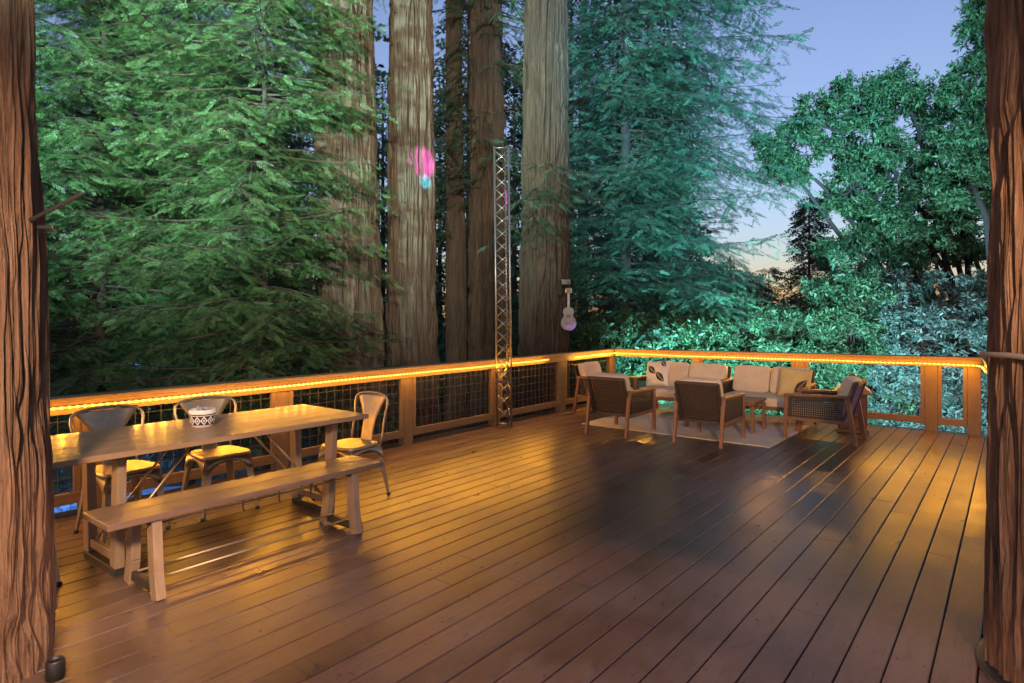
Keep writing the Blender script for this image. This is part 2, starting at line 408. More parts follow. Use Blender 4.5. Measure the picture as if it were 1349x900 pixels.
# ------------------------------------------------------------------ trunks
def trunk_mesh(name, base, z0, z1, r, mat, parent, lean=(0, 0), taper=.012, flare=.0, nth=160, nz=160, amp=.03, nf=34, seed=1, zref=0.0, dense=None):
    g = np.random.default_rng(seed)
    th = np.linspace(0, 2*PI, nth+1)[:-1]
    z = np.linspace(z0, z1, nz) if not dense else np.concatenate([np.linspace(z0, dense[0], 80)[:-1], np.linspace(*dense, nz), np.linspace(dense[1], z1, 120)[1:]]); nz = len(z)
    T, Z = np.meshgrid(th, z)
    def warp(a, n, fz):
        w = np.zeros_like(T)
        for _ in range(n):
            w += a*np.sin(Z*g.uniform(.4, 1.6)*fz+g.integers(1, 6)*T+g.uniform(0, 6.28))
        return w
    def vn(nc, zc, wob=0.0):
        u = T/(2*PI)*nc; v = (Z-z0)/zc
        if wob: u = u+wob*vn(max(3, nc//3), zc*.8)*2
        G = g.random((int((z1-z0)/zc)+4, nc)); iu = np.floor(u).astype(int); iv = np.floor(v).astype(int)
        fu = u-iu; fv = v-iv; fu = fu*fu*(3-2*fu); fv = fv*fv*(3-2*fv); iu0 = iu % nc; iu1 = (iu+1) % nc
        return (G[iv, iu0]*(1-fu)+G[iv, iu1]*fu)*(1-fv)+(G[iv+1, iu0]*(1-fu)+G[iv+1, iu1]*fu)*fv
    gro = np.zeros_like(T)
    for n, zc, a, wd in ((nf, 1.9, 1.0, .07), (int(nf*.6), 2.6, 1.0, .05), (int(nf*1.6), 1.1, .7, .10), (int(nf*2.6), .7, .5, .14), (int(nf*4), .5, .35, .16)):
        q = vn(n, zc, .28)-.5; pres = np.clip(vn(max(4, n//3), zc*.9)*1.6-.1, 0, 1)
        gro = np.maximum(gro, a*pres*np.exp(-(q/wd)**2))
    fib = vn(nf*6, .4, .5)+.8*np.abs(vn(nf*10, .5, .6)-.5)*2-.4; plate = vn(nf, .9, .3); p2 = vn(nf*2, .12, .4)
    low = warp(.3, 5, .5)
    rad = r*(1-taper*(Z-zref)/r*1.0) - amp*gro + amp*.34*(fib-.5) + amp*.35*(plate-.5) + amp*.12*(p2-.5) + .02*r*low
    rad = np.maximum(rad, .03)
    if flare: rad = rad + flare*np.exp(-np.maximum(Z-z0, 0)/1.2)*(1+.3*np.sin(5*T+1))
    X = base[0]+lean[0]*(Z-zref)+rad*np.cos(T); Y = base[1]+lean[1]*(Z-zref)+rad*np.sin(T)
    V = np.stack([X, Y, Z], -1).reshape(-1, 3)
    i, k = np.meshgrid(np.arange(nz-1), np.arange(nth), indexing='ij'); k2 = (k+1) % nth
    Fc = np.stack([i*nth+k, i*nth+k2, (i+1)*nth+k2, (i+1)*nth+k], -1).reshape(-1, 4)
    return npmesh(name, V, Fc, mat, parent, True)

# ---- fronds and leaves, instanced into one crown mesh per tree
def frond_template(n, seed, wid=.098):
    g = np.random.default_rng(seed); V = []; Fc = []
    def leaf(p, d, L, w):
        s = np.array([-d[1], d[0], 0]); k = len(V)
        tz = g.uniform(-.04, .06)
        V.extend([p, p+d*L*.45+s*w, p+d*L+np.array([0, 0, tz]), p+d*L*.45-s*w]); Fc.append((k, k+1, k+2, k+3))
    for i in range(n):
        t = (i+.5)/n
        for sd in (-1, 1):
            a = sd*R(g.uniform(42, 68)); L = (.34*(1-t*.65)*(.55+.45*min(1, t*4)))*g.uniform(.8, 1.15)
            leaf(np.array([t+g.uniform(-.02, .02), 0, -.10*t*t]), np.array([math.cos(a), math.sin(a), g.uniform(-.15, .15)]), L, wid*.36)
    leaf(np.array([.93, 0, -.09]), np.array([1, 0, -.1]), .22, wid*.36)
    k = len(V); V.extend([np.array([0, .012, 0]), np.array([0, -.012, 0]), np.array([1, -.006, -.1]), np.array([1, .006, -.1])]); Fc.append((k, k+1, k+2, k+3))
    return np.array(V), np.array(Fc)
LEAF_T = (np.array([[0, 0, 0], [.45, .17, .05], [1, 0, -.06], [.45, -.17, .05], [.45, 0, -.02]]), np.array([[0, 1, 2, 4], [0, 4, 2, 3]]))
def instance(templates, pos, d, up, L, seed=0):
    """place templates: x axis along d, normal near up, scaled by L -> V, F, rnd"""
    g = np.random.default_rng(seed)
    pos = np.asarray(pos, float); d = np.asarray(d, float); up = np.asarray(up, float); L = np.asarray(L, float)
    d /= np.linalg.norm(d, axis=1, keepdims=True)+1e-9
    s = np.cross(up, d); s /= np.linalg.norm(s, axis=1, keepdims=True)+1e-9
    n = np.cross(d, s)
    which = g.integers(0, len(templates), len(pos)); Vs = []; Fs = []; Rs = []; off_ = 0
    for k, (TV, TF) in enumerate(templates):
        m = which == k; c = int(m.sum())
        if not c: continue
        V = pos[m][:, None, :]+L[m][:, None, None]*(TV[None, :, 0:1]*d[m][:, None]+TV[None, :, 1:2]*s[m][:, None]+TV[None, :, 2:3]*n[m][:, None])
        Fc = TF[None]+(np.arange(c)*len(TV))[:, None, None]+off_
        Vs.append(V.reshape(-1, 3)); Fs.append(Fc.reshape(-1, TF.shape[1])); Rs.append(np.repeat(g.random(c), len(TV))); off_ += c*len(TV)
    return np.concatenate(Vs), np.concatenate(Fs), np.concatenate(Rs)
T_FINE = [frond_template(n, n, w) for n, w in ((8, .085), (9, .075), (10, .062), (11, .07), (12, .062), (13, .055))]
T_MID = [frond_template(7, s, .12) for s in (5, 6, 7)]
T_FAR = [frond_template(4, s, .27) for s in (8, 9, 10)]

def conifer(name, label, base, z0, z1, height, tr, limb_len, n, mat, tmpl, fl, seed, step=.075, bsp=.13, azbias=None, parent=None, trunkmat='twig', droop=.16, cat='tree', elev=(-6, 16), lean=(0, 0), group=None, limbr=.016):
    """limbs between z0 and z1; limb_len(t, az) gives a limb's length; fl frond length"""
    g = np.random.default_rng(seed); rnd = random.Random(seed)
    root = parent or empty(name, (base[0], base[1], float(ground_z(base[0], base[1]))), 0, label, cat, group)
    off = np.array(root.location[:])
    pos = []; dr = []; up = []; LL = []; tb = MB()
    for i in range(n):
        t = (i+rnd.random())/n; z = z0+(z1-z0)*t
        az = rnd.uniform(0, 2*PI) if azbias is None else azbias(rnd)
        L = limb_len(t, az)*rnd.uniform(.7, 1.12)
        if L < .15: continue
        e = R(rnd.uniform(*elev)); d0 = np.array([math.cos(az)*math.cos(e), math.sin(az)*math.cos(e), math.sin(e)])
        p0 = np.array([base[0]+lean[0]*z, base[1]+lean[1]*z, z]); side = np.array([-math.sin(az), math.cos(az), 0])
        bend = rnd.uniform(-.45, .45); kink = rnd.uniform(0, 6); dp = droop*rnd.uniform(.5, 1.5)
        def at(s): return p0+d0*L*s+side*bend*L*s*s+np.array([0, 0, -dp*L*s*s*(1.25-.5*s)+.035*L*math.sin(5*s+kink)*s])+side*.03*L*math.sin(7*s+kink*2)*s
        tb.tube([at(s)-off for s in np.linspace(0, 1, 9)], [limbr*L**.5*q for q in np.linspace(.9, .1, 9)], 5, cap=False)
        nb = max(3, int(L/bsp)); s0 = rnd.uniform(.02, .12)
        for j in range(nb):
            s = s0+(1-s0)*(j+rnd.random()*.6)/nb; s = min(s, .99); q = at(s); tang = at(min(s+.03, 1.02))-q; tang /= np.linalg.norm(tang)
            sd = 1 if j % 2 else -1
            a = R(rnd.uniform(38, 70))*sd
            h = np.cross(np.array([0, 0, 1.0]), tang); h /= np.linalg.norm(h)
            bd = tang*math.cos(a)+h*math.sin(a)+np.array([0, 0, rnd.uniform(-.5, .10)]); bd /= np.linalg.norm(bd)
            bl = L*.34*(1-.62*s)*rnd.uniform(.6, 1.2)+fl*.4
            m = max(2, int(bl/step)); ss = (np.arange(m)+.3+.5*g.random(m))/m
            pp = q[None]+bd[None]*(ss*bl)[:, None]+np.array([0, 0, -.12*bl])[None]*(ss**2)[:, None]
            h2 = np.cross(np.array([0, 0, 1.0]), bd); h2 /= np.linalg.norm(h2)
            sgn = np.where(np.arange(m) % 2 == 0, 1, -1)*g.uniform(.45, 1.05, m)
            dd = bd[None]*g.uniform(.6, 1., m)[:, None]+h2[None]*sgn[:, None]+np.array([0, 0, 1.])[None]*g.uniform(-.75, .15, m)[:, None]
            pos.append(pp); dr.append(dd); up.append(np.array([0, 0, .8])[None]+d0[None]*.35+g.normal(0, .62, (m, 3))); LL.append(fl*g.uniform(.45, 1.35, m)*(1-.3*ss))
            pos.append((q+bd*bl*.96+np.array([0, 0, -.12*bl]))[None]); dr.append(bd[None]); up.append(np.array([[0, 0, .8]])+g.normal(0, .5, (1, 3))); LL.append(np.array([fl*.9]))
            if step < .2: tb.tube([q-off, q+bd*bl*.55-off, q+bd*bl+np.array([0, 0, -.12*bl])-off], [.004, .003, .0015], 4, cap=False)
    pos = np.concatenate(pos); V, Fc, rr = instance(tmpl, pos, np.concatenate(dr), np.concatenate(up), np.concatenate(LL), seed)
    npmesh('crown', V-off[None], Fc, M[mat], root, False, rr)
    print('CONIFER', label, len(pos), len(Fc))
    tb.build('branches', M['twig'], root, True)
    if tr:
        gz = float(ground_z(base[0], base[1]))
        zs = np.linspace(gz-.1, height, 14); wob = g.normal(0, .02, (14, 2))
        MB().tube([(base[0]+lean[0]*z+wob[i, 0]-off[0], base[1]+lean[1]*z+wob[i, 1]-off[1], z-off[2]) for i, z in enumerate(zs)], [tr*(1-.85*i/13) for i in range(14)], 10).build('trunk', M[trunkmat], root, True)
    return root

# ---- the two trunks that grow through the deck
def loc(px, Y): return ((px-CXP)/F*Y, Y)
t = empty('redwood_tree', (-2.435, 2.58, 0), 0, 'reddish furrowed redwood trunk filling the left edge in front of the table', 'tree')
trunk_mesh('trunk', (0, 0), -2.75, 10, .455, M['bark_near'], t, nth=1100, nz=620, amp=.048, nf=36, dense=(-.1, 3.3), seed=4, taper=.024)
t = empty('redwood_tree', (2.445, 2.50, 0), 0, 'dark redwood trunk filling the right edge with a strap round it', 'tree')
trunk_mesh('trunk', (0, 0), -2.75, 10, .455, M['bark_near'], t, nth=1100, nz=620, amp=.046, nf=34, dense=(-.1, 3.3), seed=9, taper=.002)
MB().lathe([(.38, -.02), (.488, -.02), (.492, .008), (.48, .018), (.46, .02), (.38, .02)], 64).build('dark_gap_ring', M['black'], t, True)  # black ring standing in for the dark cut-out gap round the trunk

# ---- big redwoods behind the left railing
def big(label, pxb, pxt, Y, width_px, seed, mat='bark_pale', top=16, nf=26, kind='redwood_tree', amp=.085, taper=.01, flare=.25):
    x0 = (pxb-CXP)/F*Y; x1 = (pxt-CXP)/F*Y        # centre seen level with the rail and at the top of the view
    zb = H-(470-HOR)*Y/F; zt_ = H+HOR*Y/F
    gz = float(ground_z(x0, Y)); r = width_px/2/F*Y
    root = empty(kind, (x0, Y, gz), 0, label, 'tree')
    trunk_mesh('trunk', (0, 0), -.15, top-gz, r, M[mat], root, lean=((x1-x0)/(zt_-zb), 0), taper=taper, flare=flare, nth=400, nz=420, amp=amp, nf=nf, seed=seed, zref=zb-gz)
    return root, (x0, Y), r
bA = big('broad pale redwood trunk just right of the young green redwood', 463, 452, 8.9, 86, 21)
bB = big('straight pale redwood trunk with the magenta and cyan light patch', 543, 541, 9.7, 67, 22)
bC = big('slender brown redwood trunk left of the metal truss', 602, 597, 13.5, 29, 23, 'bark_dark', amp=.03, nf=26)
bD = big('brown redwood trunk directly behind the metal truss', 643, 640, 13.0, 53, 24, 'bark_dark')
bE = big('thick redwood trunk with the guitar hanging on it', 716, 720, 11.6, 68, 25, 'bark_umber')
bF = big('thin dark trunk rising behind the right end of long railing', 803, 803, 19, 9, 27, 'bark_dark', amp=.015, nf=12, flare=.05)

# ---- young redwood in front of the trunks, left
x, y = loc(349, 7.9)
conifer('young_redwood', 'bushy green young redwood with drooping feathery branches behind the dining table', (x, y), .1, 7.5, 9.5, .06,
        lambda t, a: (1.75+.3*math.sin(a*2+1)-.4*max(0, math.cos(a)))*(1-.3*t), 320, 'leaf_red', T_FINE, .17, 31, step=.06, bsp=.085, trunkmat='bay_bark')
x, y = loc(135, 9.6)
conifer('young_redwood', 'second green redwood at far left beside the left trunk', (x, y), -.2, 8.5, 11, .10,
        lambda t, a: 2.5*(1-.34*t), 300, 'leaf_red', T_FINE, .20, 32, step=.075, bsp=.11, trunkmat='bay_bark')
x, y = loc(250, 13.5)
conifer('young_redwood', 'dim blue green redwood behind the two front young redwoods', (x, y), -1.5, 12, 15, .14,
        lambda t, a: 3.3*(1-.3*t), 230, 'leaf_red2', T_MID, .30, 33, step=.15, bsp=.22)
# ---- foliage on the trunks behind the truss
x, y = bD[1]
conifer(None, None, (x, y), 4.2, 13, 0, 0, lambda t, a: 1.7, 125, 'leaf_red2', T_MID, .22, 34, step=.11, bsp=.18, parent=bD[0], elev=(-35, 5))
x, y = bE[1]
conifer(None, None, (x, y), 3.1, 4.3, 0, 0, lambda t, a: 1.6, 7, 'leaf_red2', T_FINE, .19, 35, step=.085, bsp=.14, parent=bE[0], azbias=lambda r: R(r.uniform(-120, -70)), elev=(-25, -5))
x, y = bC[1]
conifer(None, None, (x, y), 3.2, 12, 0, 0, lambda t, a: 1.4, 85, 'leaf_red2', T_MID, .22, 36, step=.11, bsp=.18, parent=bC[0], elev=(-35, 5))
# ---- blue-green redwood with the thin trunk
x, y = loc(824, 14.2)
conifer('redwood_tree', 'tall blue green redwood with thin brown trunk beyond the railing corner', (x, y), -.6, 12.5, 16, .17,
        lambda t, a: (2.0+(2.2 if t > .42 else 1.15)*max(0, math.cos(a))**2)*(1.0 if t < .45 else 1.05-.35*t), 400, 'leaf_red2', T_MID, .27, 41, step=.11, bsp=.155, trunkmat='bay_bark', elev=(-12, 14))
x, y = loc(770, 18.5)
conifer('redwood_tree', 'dim redwood between the guitar trunk and the blue green redwood', (x, y), -2, 13, 17, .17,
        lambda t, a: 2.6*(1-.2*t), 150, 'leaf_red2', T_MID, .32, 42, step=.2, bsp=.3, trunkmat='bark_dark')
x, y = loc(905, 20)
conifer('redwood_tree', 'shaded redwood behind the right branches of the blue green redwood', (x, y), -2, 9.2, 10.5, .17,
        lambda t, a: 2.7*(1-.65*t), 150, 'leaf_red2', T_MID, .34, 43, step=.2, bsp=.3, trunkmat='bark_dark')
# ---- distant conical redwood in the sky gap
x, y = loc(1066, 42)
conifer('distant_redwood', 'small dark cone shaped redwood standing alone in the sky gap', (x, y), -4.5, 9.4, 9.9, .18,
        lambda t, a: 2.6*(1-t)**.8+.25, 300, 'leaf_far', T_FAR, .7, 44, step=.25, bsp=.32, trunkmat='bark_dark', elev=(-4, 14))
x, y = loc(962, 30)
conifer('distant_redwood', 'dark distant redwood left of the cone shaped one', (x, y), -4, 3.6, 4.3, .2,
        lambda t, a: 3.0*(1-t*.8)+.2, 110, 'leaf_far', T_FAR, .5, 45, step=.3, bsp=.4, trunkmat='bark_dark')

# ---- broadleaf plants
def leaf_cloud(clusters, per, leaves, L, seed, spread=.55, out=.6):
    """clusters: array (n,4) centre and radius -> leaf frames"""
    g = np.random.default_rng(seed); pos = []; dr = []; up = []; LL = []
    for c in clusters:
        m = per; th = g.normal(0, 1, (m, 3)); th /= np.linalg.norm(th, axis=1, keepdims=True); th[:, 2] *= .8
        tip = c[None, :3]+th*c[3]*g.uniform(.25, 1.0, (m, 1))
        ax = th*out+g.normal(0, .35, (m, 3))+np.array([0, 0, .15]); ax /= np.linalg.norm(ax, axis=1, keepdims=True)
        k = leaves
        r = g.normal(0, 1, (m, k, 3)); r -= (r*ax[:, None]).sum(-1, keepdims=True)*ax[:, None]; r /= np.linalg.norm(r, axis=2, keepdims=True)
        d = ax[:, None]*g.uniform(.25, 1.0, (m, k, 1))+r*g.uniform(.5, 1., (m, k, 1))+np.array([0, 0, -.18])
        p = tip[:, None]-ax[:, None]*g.uniform(0, 1.6*L, (m, k, 1))
        n = ax[:, None]+g.normal(0, .4, (m, k, 3))+np.array([0, 0, .5])
        pos.append(p.reshape(-1, 3)); dr.append(d.reshape(-1, 3)); up.append(n.reshape(-1, 3)); LL.append(L*g.uniform(.4, 1.3, m*k))
    return instance([LEAF_T], np.concatenate(pos), np.concatenate(dr), np.concatenate(up), np.concatenate(LL), seed)
def blobs_to_clusters(blobs, seed, rad=(.28, .5)):
    g = np.random.default_rng(seed); out = []
    for (c, r, n) in blobs:
        v = g.normal(0, 1, (n, 3)); v /= np.linalg.norm(v, axis=1, keepdims=True)
        v *= g.uniform(.12, 1, (n, 1))**.45
        q = np.array(c)[None]+v*np.array(r)[None]
        out.append(np.concatenate([q, g.uniform(*rad, (n, 1))], 1))
    return np.concatenate(out)
def broadleaf(name, label, base, blobs, mat, L, seed, per=34, leaves=7, rad=(.28, .5), tr=.2, forks=None, cat='tree', stems='trunk', barkm='bay_bark', group=None):
    rnd = random.Random(seed); gz = float(ground_z(base[0], base[1]))
    root = empty(name, (base[0], base[1], gz), 0, label, cat, group); off = np.array(root.location[:])
    cl = blobs_to_clusters(blobs, seed, rad); V, Fc, rr = leaf_cloud(cl, per, leaves, L, seed)
    npmesh('crown', V-off[None], Fc, M[mat], root, False, rr)
    tb = MB(); br = MB()
    B0 = Vector((0, 0, -.1))
    for (c, r, n) in blobs:
        c = Vector(c)-Vector(off); mid = B0.lerp(c, .5)+Vector((rnd.uniform(-.3, .3), rnd.uniform(-.3, .3), .12*c.length))
        pts = [(B0*(1-s)**2+mid*2*s*(1-s)+c*s*s)+Vector((rnd.gauss(0, .03), rnd.gauss(0, .03), 0))*c.length*.25 for s in np.linspace(0, 1, 9)]
        tb.tube(pts, [tr*(1-.75*s) for s in np.linspace(0, 1, 9)], 8, cap=False)
    cs = [Vector(b[0]) for b in blobs]
    for q in cl:
        qv = Vector(q[:3]); k = min(range(len(cs)), key=lambda i: (cs[i]-qv).length); a = cs[k]-Vector(off); b = qv-Vector(off)
        m = a.lerp(b, .5)+Vector((rnd.gauss(0, .1), rnd.gauss(0, .1), rnd.gauss(0, .08)))
        br.tube([a, m, b], [tr*.22, tr*.13, tr*.05], 5, cap=False)
    tb.build(stems, M[barkm], root, True); br.build('branches', M['twig'], root, True)
    return root
def B(px, py, Y, rx, rz, n, ry=None):
    p = P(px, Y, None, py); return ((p.x, p.y, p.z), (rx/F*Y, (ry or rx)/F*Y, rz/F*Y), n)
Y = 14
broadleaf('bay_tree', 'large leaning broadleaf tree reaching left across the sky', loc(1330, Y), [
    B(1185, 118, Y, 42, 40, 34), B(1130, 135, Y, 45, 38, 34), B(1080, 165, Y, 42, 40, 26), B(1045, 205, Y, 40, 42, 24), B(1150, 195, Y, 60, 45, 46),
    B(1200, 240, Y, 45, 45, 30), B(1120, 250, Y, 48, 40, 30), B(1160, 300, Y, 55, 40, 44), B(1225, 320, Y, 70, 48, 60), B(1120, 330, Y, 40, 34, 26), B(1270, 290, Y, 50, 44, 40), B(1236, 225, Y, 30, 40, 22), B(1020, 200, Y, 30, 30, 14), B(1225, 165, Y, 22, 34, 14)],
    'leaf_bay', .115, 51, per=28, leaves=7, rad=(.2, .36), tr=.11)
broadleaf('bay_tree', 'broadleaf tree beside the right trunk with airy branches high up', loc(1400, 12.5), [
    B(1300, 30, 12.5, 36, 50, 26), B(1275, 120, 12.5, 30, 42, 20), B(1262, 185, 12.5, 26, 34, 16), B(1310, 180, 12.5, 50, 80, 50), B(1280, 240, 12.5, 38, 34, 24), B(1370, 100, 12.5, 60, 110, 60)],
    'leaf_bay', .12, 52, per=28, leaves=7, rad=(.22, .38), tr=.14)
# shrubs behind the far railing
SH = [('tall bright shrub behind the railing corner post', 800, 470, 13.2, 60, 62, 75, 'leaf_shrub'),
      ('bright green shrub behind the left sofa', 880, 468, 13.0, 62, 58, 75, 'leaf_shrub'),
      ('bright green shrub in the middle of the far railing', 965, 452, 13.2, 62, 62, 80, 'leaf_shrub'),
      ('tall pale green shrub below the cone shaped redwood', 1045, 452, 13.4, 60, 55, 75, 'leaf_shrub'),
      ('leafy green shrub right of the second sofa', 1120, 425, 13.2, 62, 95, 125, 'leaf_shrub'),
      ('pale blue grey shrub near the right corner post', 1205, 445, 12.6, 66, 92, 115, 'leaf_pale'),
      ('pale shrub half hidden by the right trunk', 1290, 440, 12.2, 62, 95, 105, 'leaf_pale')]
for i, (lb, px, py, Y, rx, rz, n, mt) in enumerate(SH):
    broadleaf('shrub', lb, loc(px, Y+.6), [B(px, py, Y, rx, rz, n), B(px+6, py+75, Y+.3, rx*1.05, rz*.9, int(n*.8))], mt, .105, 60+i, per=34, leaves=7, rad=(.2, .36), tr=.05, cat='shrub', stems='stems', barkm='twig', group='shrubs behind the far railing')
# low dim shrubs seen through the wire mesh of the left railing
for i, (lb, px, py, Y, rx, rz, n) in enumerate([('dim shrub at the foot of the truss side trunks', 600, 520, 16.5, 80, 40, 50), ('dim shrub behind the guitar trunk', 760, 470, 17.5, 70, 45, 50)]):
    broadleaf('shrub', lb, loc(px, Y), [B(px, py, Y, rx, rz, n)], 'leaf_bay', .12, 80+i, per=22, leaves=7, rad=(.25, .4), tr=.04, cat='shrub', stems='stems', barkm='twig')
# far wood that reads as one mass
def far_woods():
    g = np.random.default_rng(5); rnd = random.Random(5); pos = []; dr = []; up = []; LL = []; tb = MB()
    spots = []
    for i in range(85):
        px = rnd.uniform(-150, 900); Y = rnd.uniform(24, 40); spots.append((px, Y, rnd.uniform(9, 17)))
    for i in range(16):
        px = rnd.uniform(900, 1000); Y = rnd.uniform(38, 50); spots.append((px, Y, rnd.uniform(3.4, 5.0)))
    for i in range(22):
        px = rnd.uniform(1000, 1500); Y = rnd.uniform(38, 60); spots.append((px, Y, rnd.uniform(3.8, 5.6)))
    for px, Y, h in spots:
        bx, by = loc(px, Y); gz = float(ground_z(bx, by)); zz = g.uniform(gz+.3, h, 420); t = (zz-gz)/(h-gz)
        r = (2.6*(1-t)**.7+.2)*g.uniform(.1, 1, 420)**.5; a = g.uniform(0, 2*PI, 420)
        pos.append(np.stack([bx+r*np.cos(a), by+r*np.sin(a), zz-.15*r], -1)); dr.append(np.stack([np.cos(a), np.sin(a), g.uniform(-.5, .1, 420)], -1)); up.append(np.array([0, 0, .6])[None]+g.normal(0, .6, (420, 3))); LL.append(g.uniform(.5, 1.1, 420))
        tb.tube([(bx, by, gz-.1), (bx, by, h*.95)], [.2, .03], 6)
    V, Fc, rr = instance(T_FAR, np.concatenate(pos), np.concatenate(dr), np.concatenate(up), np.concatenate(LL), 5)
    o = npmesh('far_woods', V, Fc, M['leaf_far'], None, False, rr); tag(o, 'dark wood of distant conifers behind the big trunks', 'woods', kind='stuff')
    tb.build('trunks', M['bark_dark'], o); 
far_woods()

# ------------------------------------------------------------------ dining table
def dining_table():
    root = empty('dining_table', D(2.01, 4.265), TH, 'long honey brown wooden dining table with steel braces beside the left railing', 'table')
    L, Wd = 2.12, .87
    mb = MB()
    for k in range(5):
        y = -Wd/2+Wd/5*(k+.5); mb.box((0, y, .7305), (L, Wd/5-.0015, .033))
    mb.build('tabletop', M['table'], root, bevel=.004)
    MB().box((.14, 0, .698), (1.5, .5, .028)).build('apron', M['table'], root, bevel=.003)
    for s in (-1, 1):
        x = .14+s*.72
        for q in (-1, 1):
            MB().bar((x, q*.21, .045), (x, q*.245, .682), .05, .085, up=(0, 1, 0)).build('leg', M['legw'], root, bevel=.004)
        MB().bar((x, -.24, .022), (x, .24, .022), .06, .044).build('foot_bar', M['dark_metal'], root, bevel=.003)
        MB().bar((x, -.22, .10), (x, .22, .10), .03, .05).build('cross_bar', M['legw'], root, bevel=.003)
        for q in (-.12, .12):
            MB().tube([(x, q, .13), (.14+s*.24, q, .684)], .008, 8).build('brace', M['grey_metal'], root, True)
dining_table()
def bench():
    root = empty('bench', D(2.08, 3.705), TH, 'narrow weathered wooden bench with splayed legs in front of dining table', 'bench')
    mb = MB()
    for k in range(2): mb.box((0, -.09+.18*k, .433), (1.76, .179, .034))
    mb.build('seat', M['bench'], root, bevel=.005)
    for s in (-1, 1):
        x = s*.64
        for q in (-1, 1):
            m = MB(); m.bar((x, q*.125, .415), (x, q*.150, .14), .05, .075, up=(0, 1, 0)); m.bar((x, q*.150, .14), (x, q*.180, .0), .05, .075, up=(0, 1, 0)); m.build('leg', M['legw'], root, bevel=.003)
        MB().bar((x, -.15, .05), (x, .15, .05), .035, .05).build('foot_bar', M['dark_metal'], root, bevel=.003)
        MB().bar((x, -.15, .402), (x, .15, .402), .06, .026).build('top_bar', M['dark_metal'], root, bevel=.003)
    for q in (-.09, .09):
        MB().tube([(-.64, q, .082), (.64, q, .082)], .007, 8).build('stretcher_rod', M['grey_metal'], root, True)
    MB().tube([(-.64, -.06, .365), (.64, -.06, .365)], .006, 8).build('upper_rod', M['grey_metal'], root, True)
    for x in (-.34, -.11, .13, .36):
        MB().tube([(x, -.06, .416), (x, -.06, .32), (x+.012, -.06, .312)], .004, 6).build('hook', M['dark_metal'], root, True)
bench()

# ------------------------------------------------------------------ sheet steel chairs
def steel_chair(label, u, w, rot, wide, group=None):
    root = empty('metal_chair', D(u, w), TH+rot, label, 'chair', group)
    g = M['grey_metal']
    # seat: rounded square pan, x is forward
    n = 40; poly = []
    for k in range(n):
        a = 2*PI*k/n; c = abs(math.cos(a))**.45*math.copysign(1, math.cos(a)); s = abs(math.sin(a))**.45*math.copysign(1, math.sin(a))
        poly.append((c*.185, s*(.185+.015*c)))
    vs = []; fs = []
    rings = [(1.0, .425), (1.0, .443), (.97, .45), (.9, .449), (.6, .443), (.2, .441)]
    for sc_, z in rings:
        for (x, y) in poly: vs.append((x*sc_, y*sc_, z))
    for i in range(len(rings)-1):
        for k in range(n): k2 = (k+1) % n; fs.append((i*n+k, i*n+k2, (i+1)*n+k2, (i+1)*n+k))
    fs.append(tuple((len(rings)-1)*n+k for k in range(n)))
    fs.append(tuple(range(n))[::-1])
    MB().add(vs, fs).build('seat', g, root, True)
    # apron with an arch on each side
    ap = MB()
    for side in range(4):
        an = side*PI/2; Rm = Matrix.Rotation(an, 3, 'Z'); K = 12; v = []; f = []
        for i in range(K+1):
            t = -1+2*i/K; y = t*.168; zb = .405-.085*abs(t)**2.2
            for (x, z) in ((.172, .428), (.183, zb), (.180, zb), (.169, .426)): v.append(Rm @ Vector((x+(.428-z)*.12, y, z)))
        for i in range(K):
            for k in range(4): k2 = (k+1) % 4; f.append((i*4+k, (i+1)*4+k, (i+1)*4+k2, i*4+k2))
        ap.add(v, f)
    ap.build('apron', g, root, True)
    for sx in (-1, 1):
        for sy in (-1, 1):
            a = Vector((sx*.165, sy*.165, .43)); b = Vector((sx*(.225 if sx < 0 else .205), sy*.205, .012))
            m = MB()
            d1 = Vector((sx, 0, 0)); d2 = Vector((0, sy, 0)); vs = []
            for p, wd in ((a, .068), (a.lerp(b, .35), .050), (b, .020)):
                o = p+(d1+d2)*.006
                for q in (o-d1*wd, o, o-d2*wd, o-d2*wd-d1*.003, o-(d1+d2)*.003, o-d1*wd-d2*.003): vs.append(q)
            fs = []
            for i in range(2):
                for k in range(6): k2 = (k+1) % 6; fs.append((i*6+k, i*6+k2, (i+1)*6+k2, (i+1)*6+k))
            fs += [(0, 1, 2, 3, 4, 5), (17, 16, 15, 14, 13, 12)]
            m.add(vs, fs); lg = m.build('leg', g, root)
            MB().lathe([(.014, 0), (.016, .004), (.016, .018), (.011, .024)], 12, (b.x, b.y, 0)).build('rubber_foot', M['black'], lg, True)
    wd = .235 if wide else .185; zt = .845
    fr = [(-.168, -.165, .41), (-.185, -.172, .5), (-.215, -wd*.93, .65), (-.232, -wd, .745)]
    for k in range(9):
        a = PI*(k+.5)/9; fr.append((-.238-.012*math.sin(a)-(.02*math.sin(a) if wide else 0), -wd*math.cos(a)*.985, .765+.078*math.sin(a)**.6))
    fr += [(x, -y, z) for x, y, z in fr[3::-1]]
    MB().tube(fr, .0095, 10).build('back_frame', g, root, True)
    # sheet splat, narrow at the seat and flaring to the top band
    K = 16; v = []; f = []; C = 9
    for i in range(K+1):
        t = i/K; z = .43+(zt-.012-.43)*t
        hw = .060+.014*t if t < .4 else .0656+(wd-.078)*((t-.4)/.6)**1.3
        if t > .9: hw *= 1-.9*(t-.9)
        for k in range(C):
            y = -hw+2*hw*k/(C-1); x = -.165-.075*t**1.0-.03*(1-(y/wd)**2)*t-(.02 if wide else 0)*t*(1-(y/wd)**2); v.append((x, y, z))
    for i in range(K):
        for k in range(C-1): f.append((i*C+k, i*C+k+1, (i+1)*C+k+1, (i+1)*C+k))
    o = MB().add(v, f).build('backrest', g, root, True)
    m = o.modifiers.new('s', 'SOLIDIFY'); m.thickness = .003
    return root
GC = 'metal chairs round the dining table'
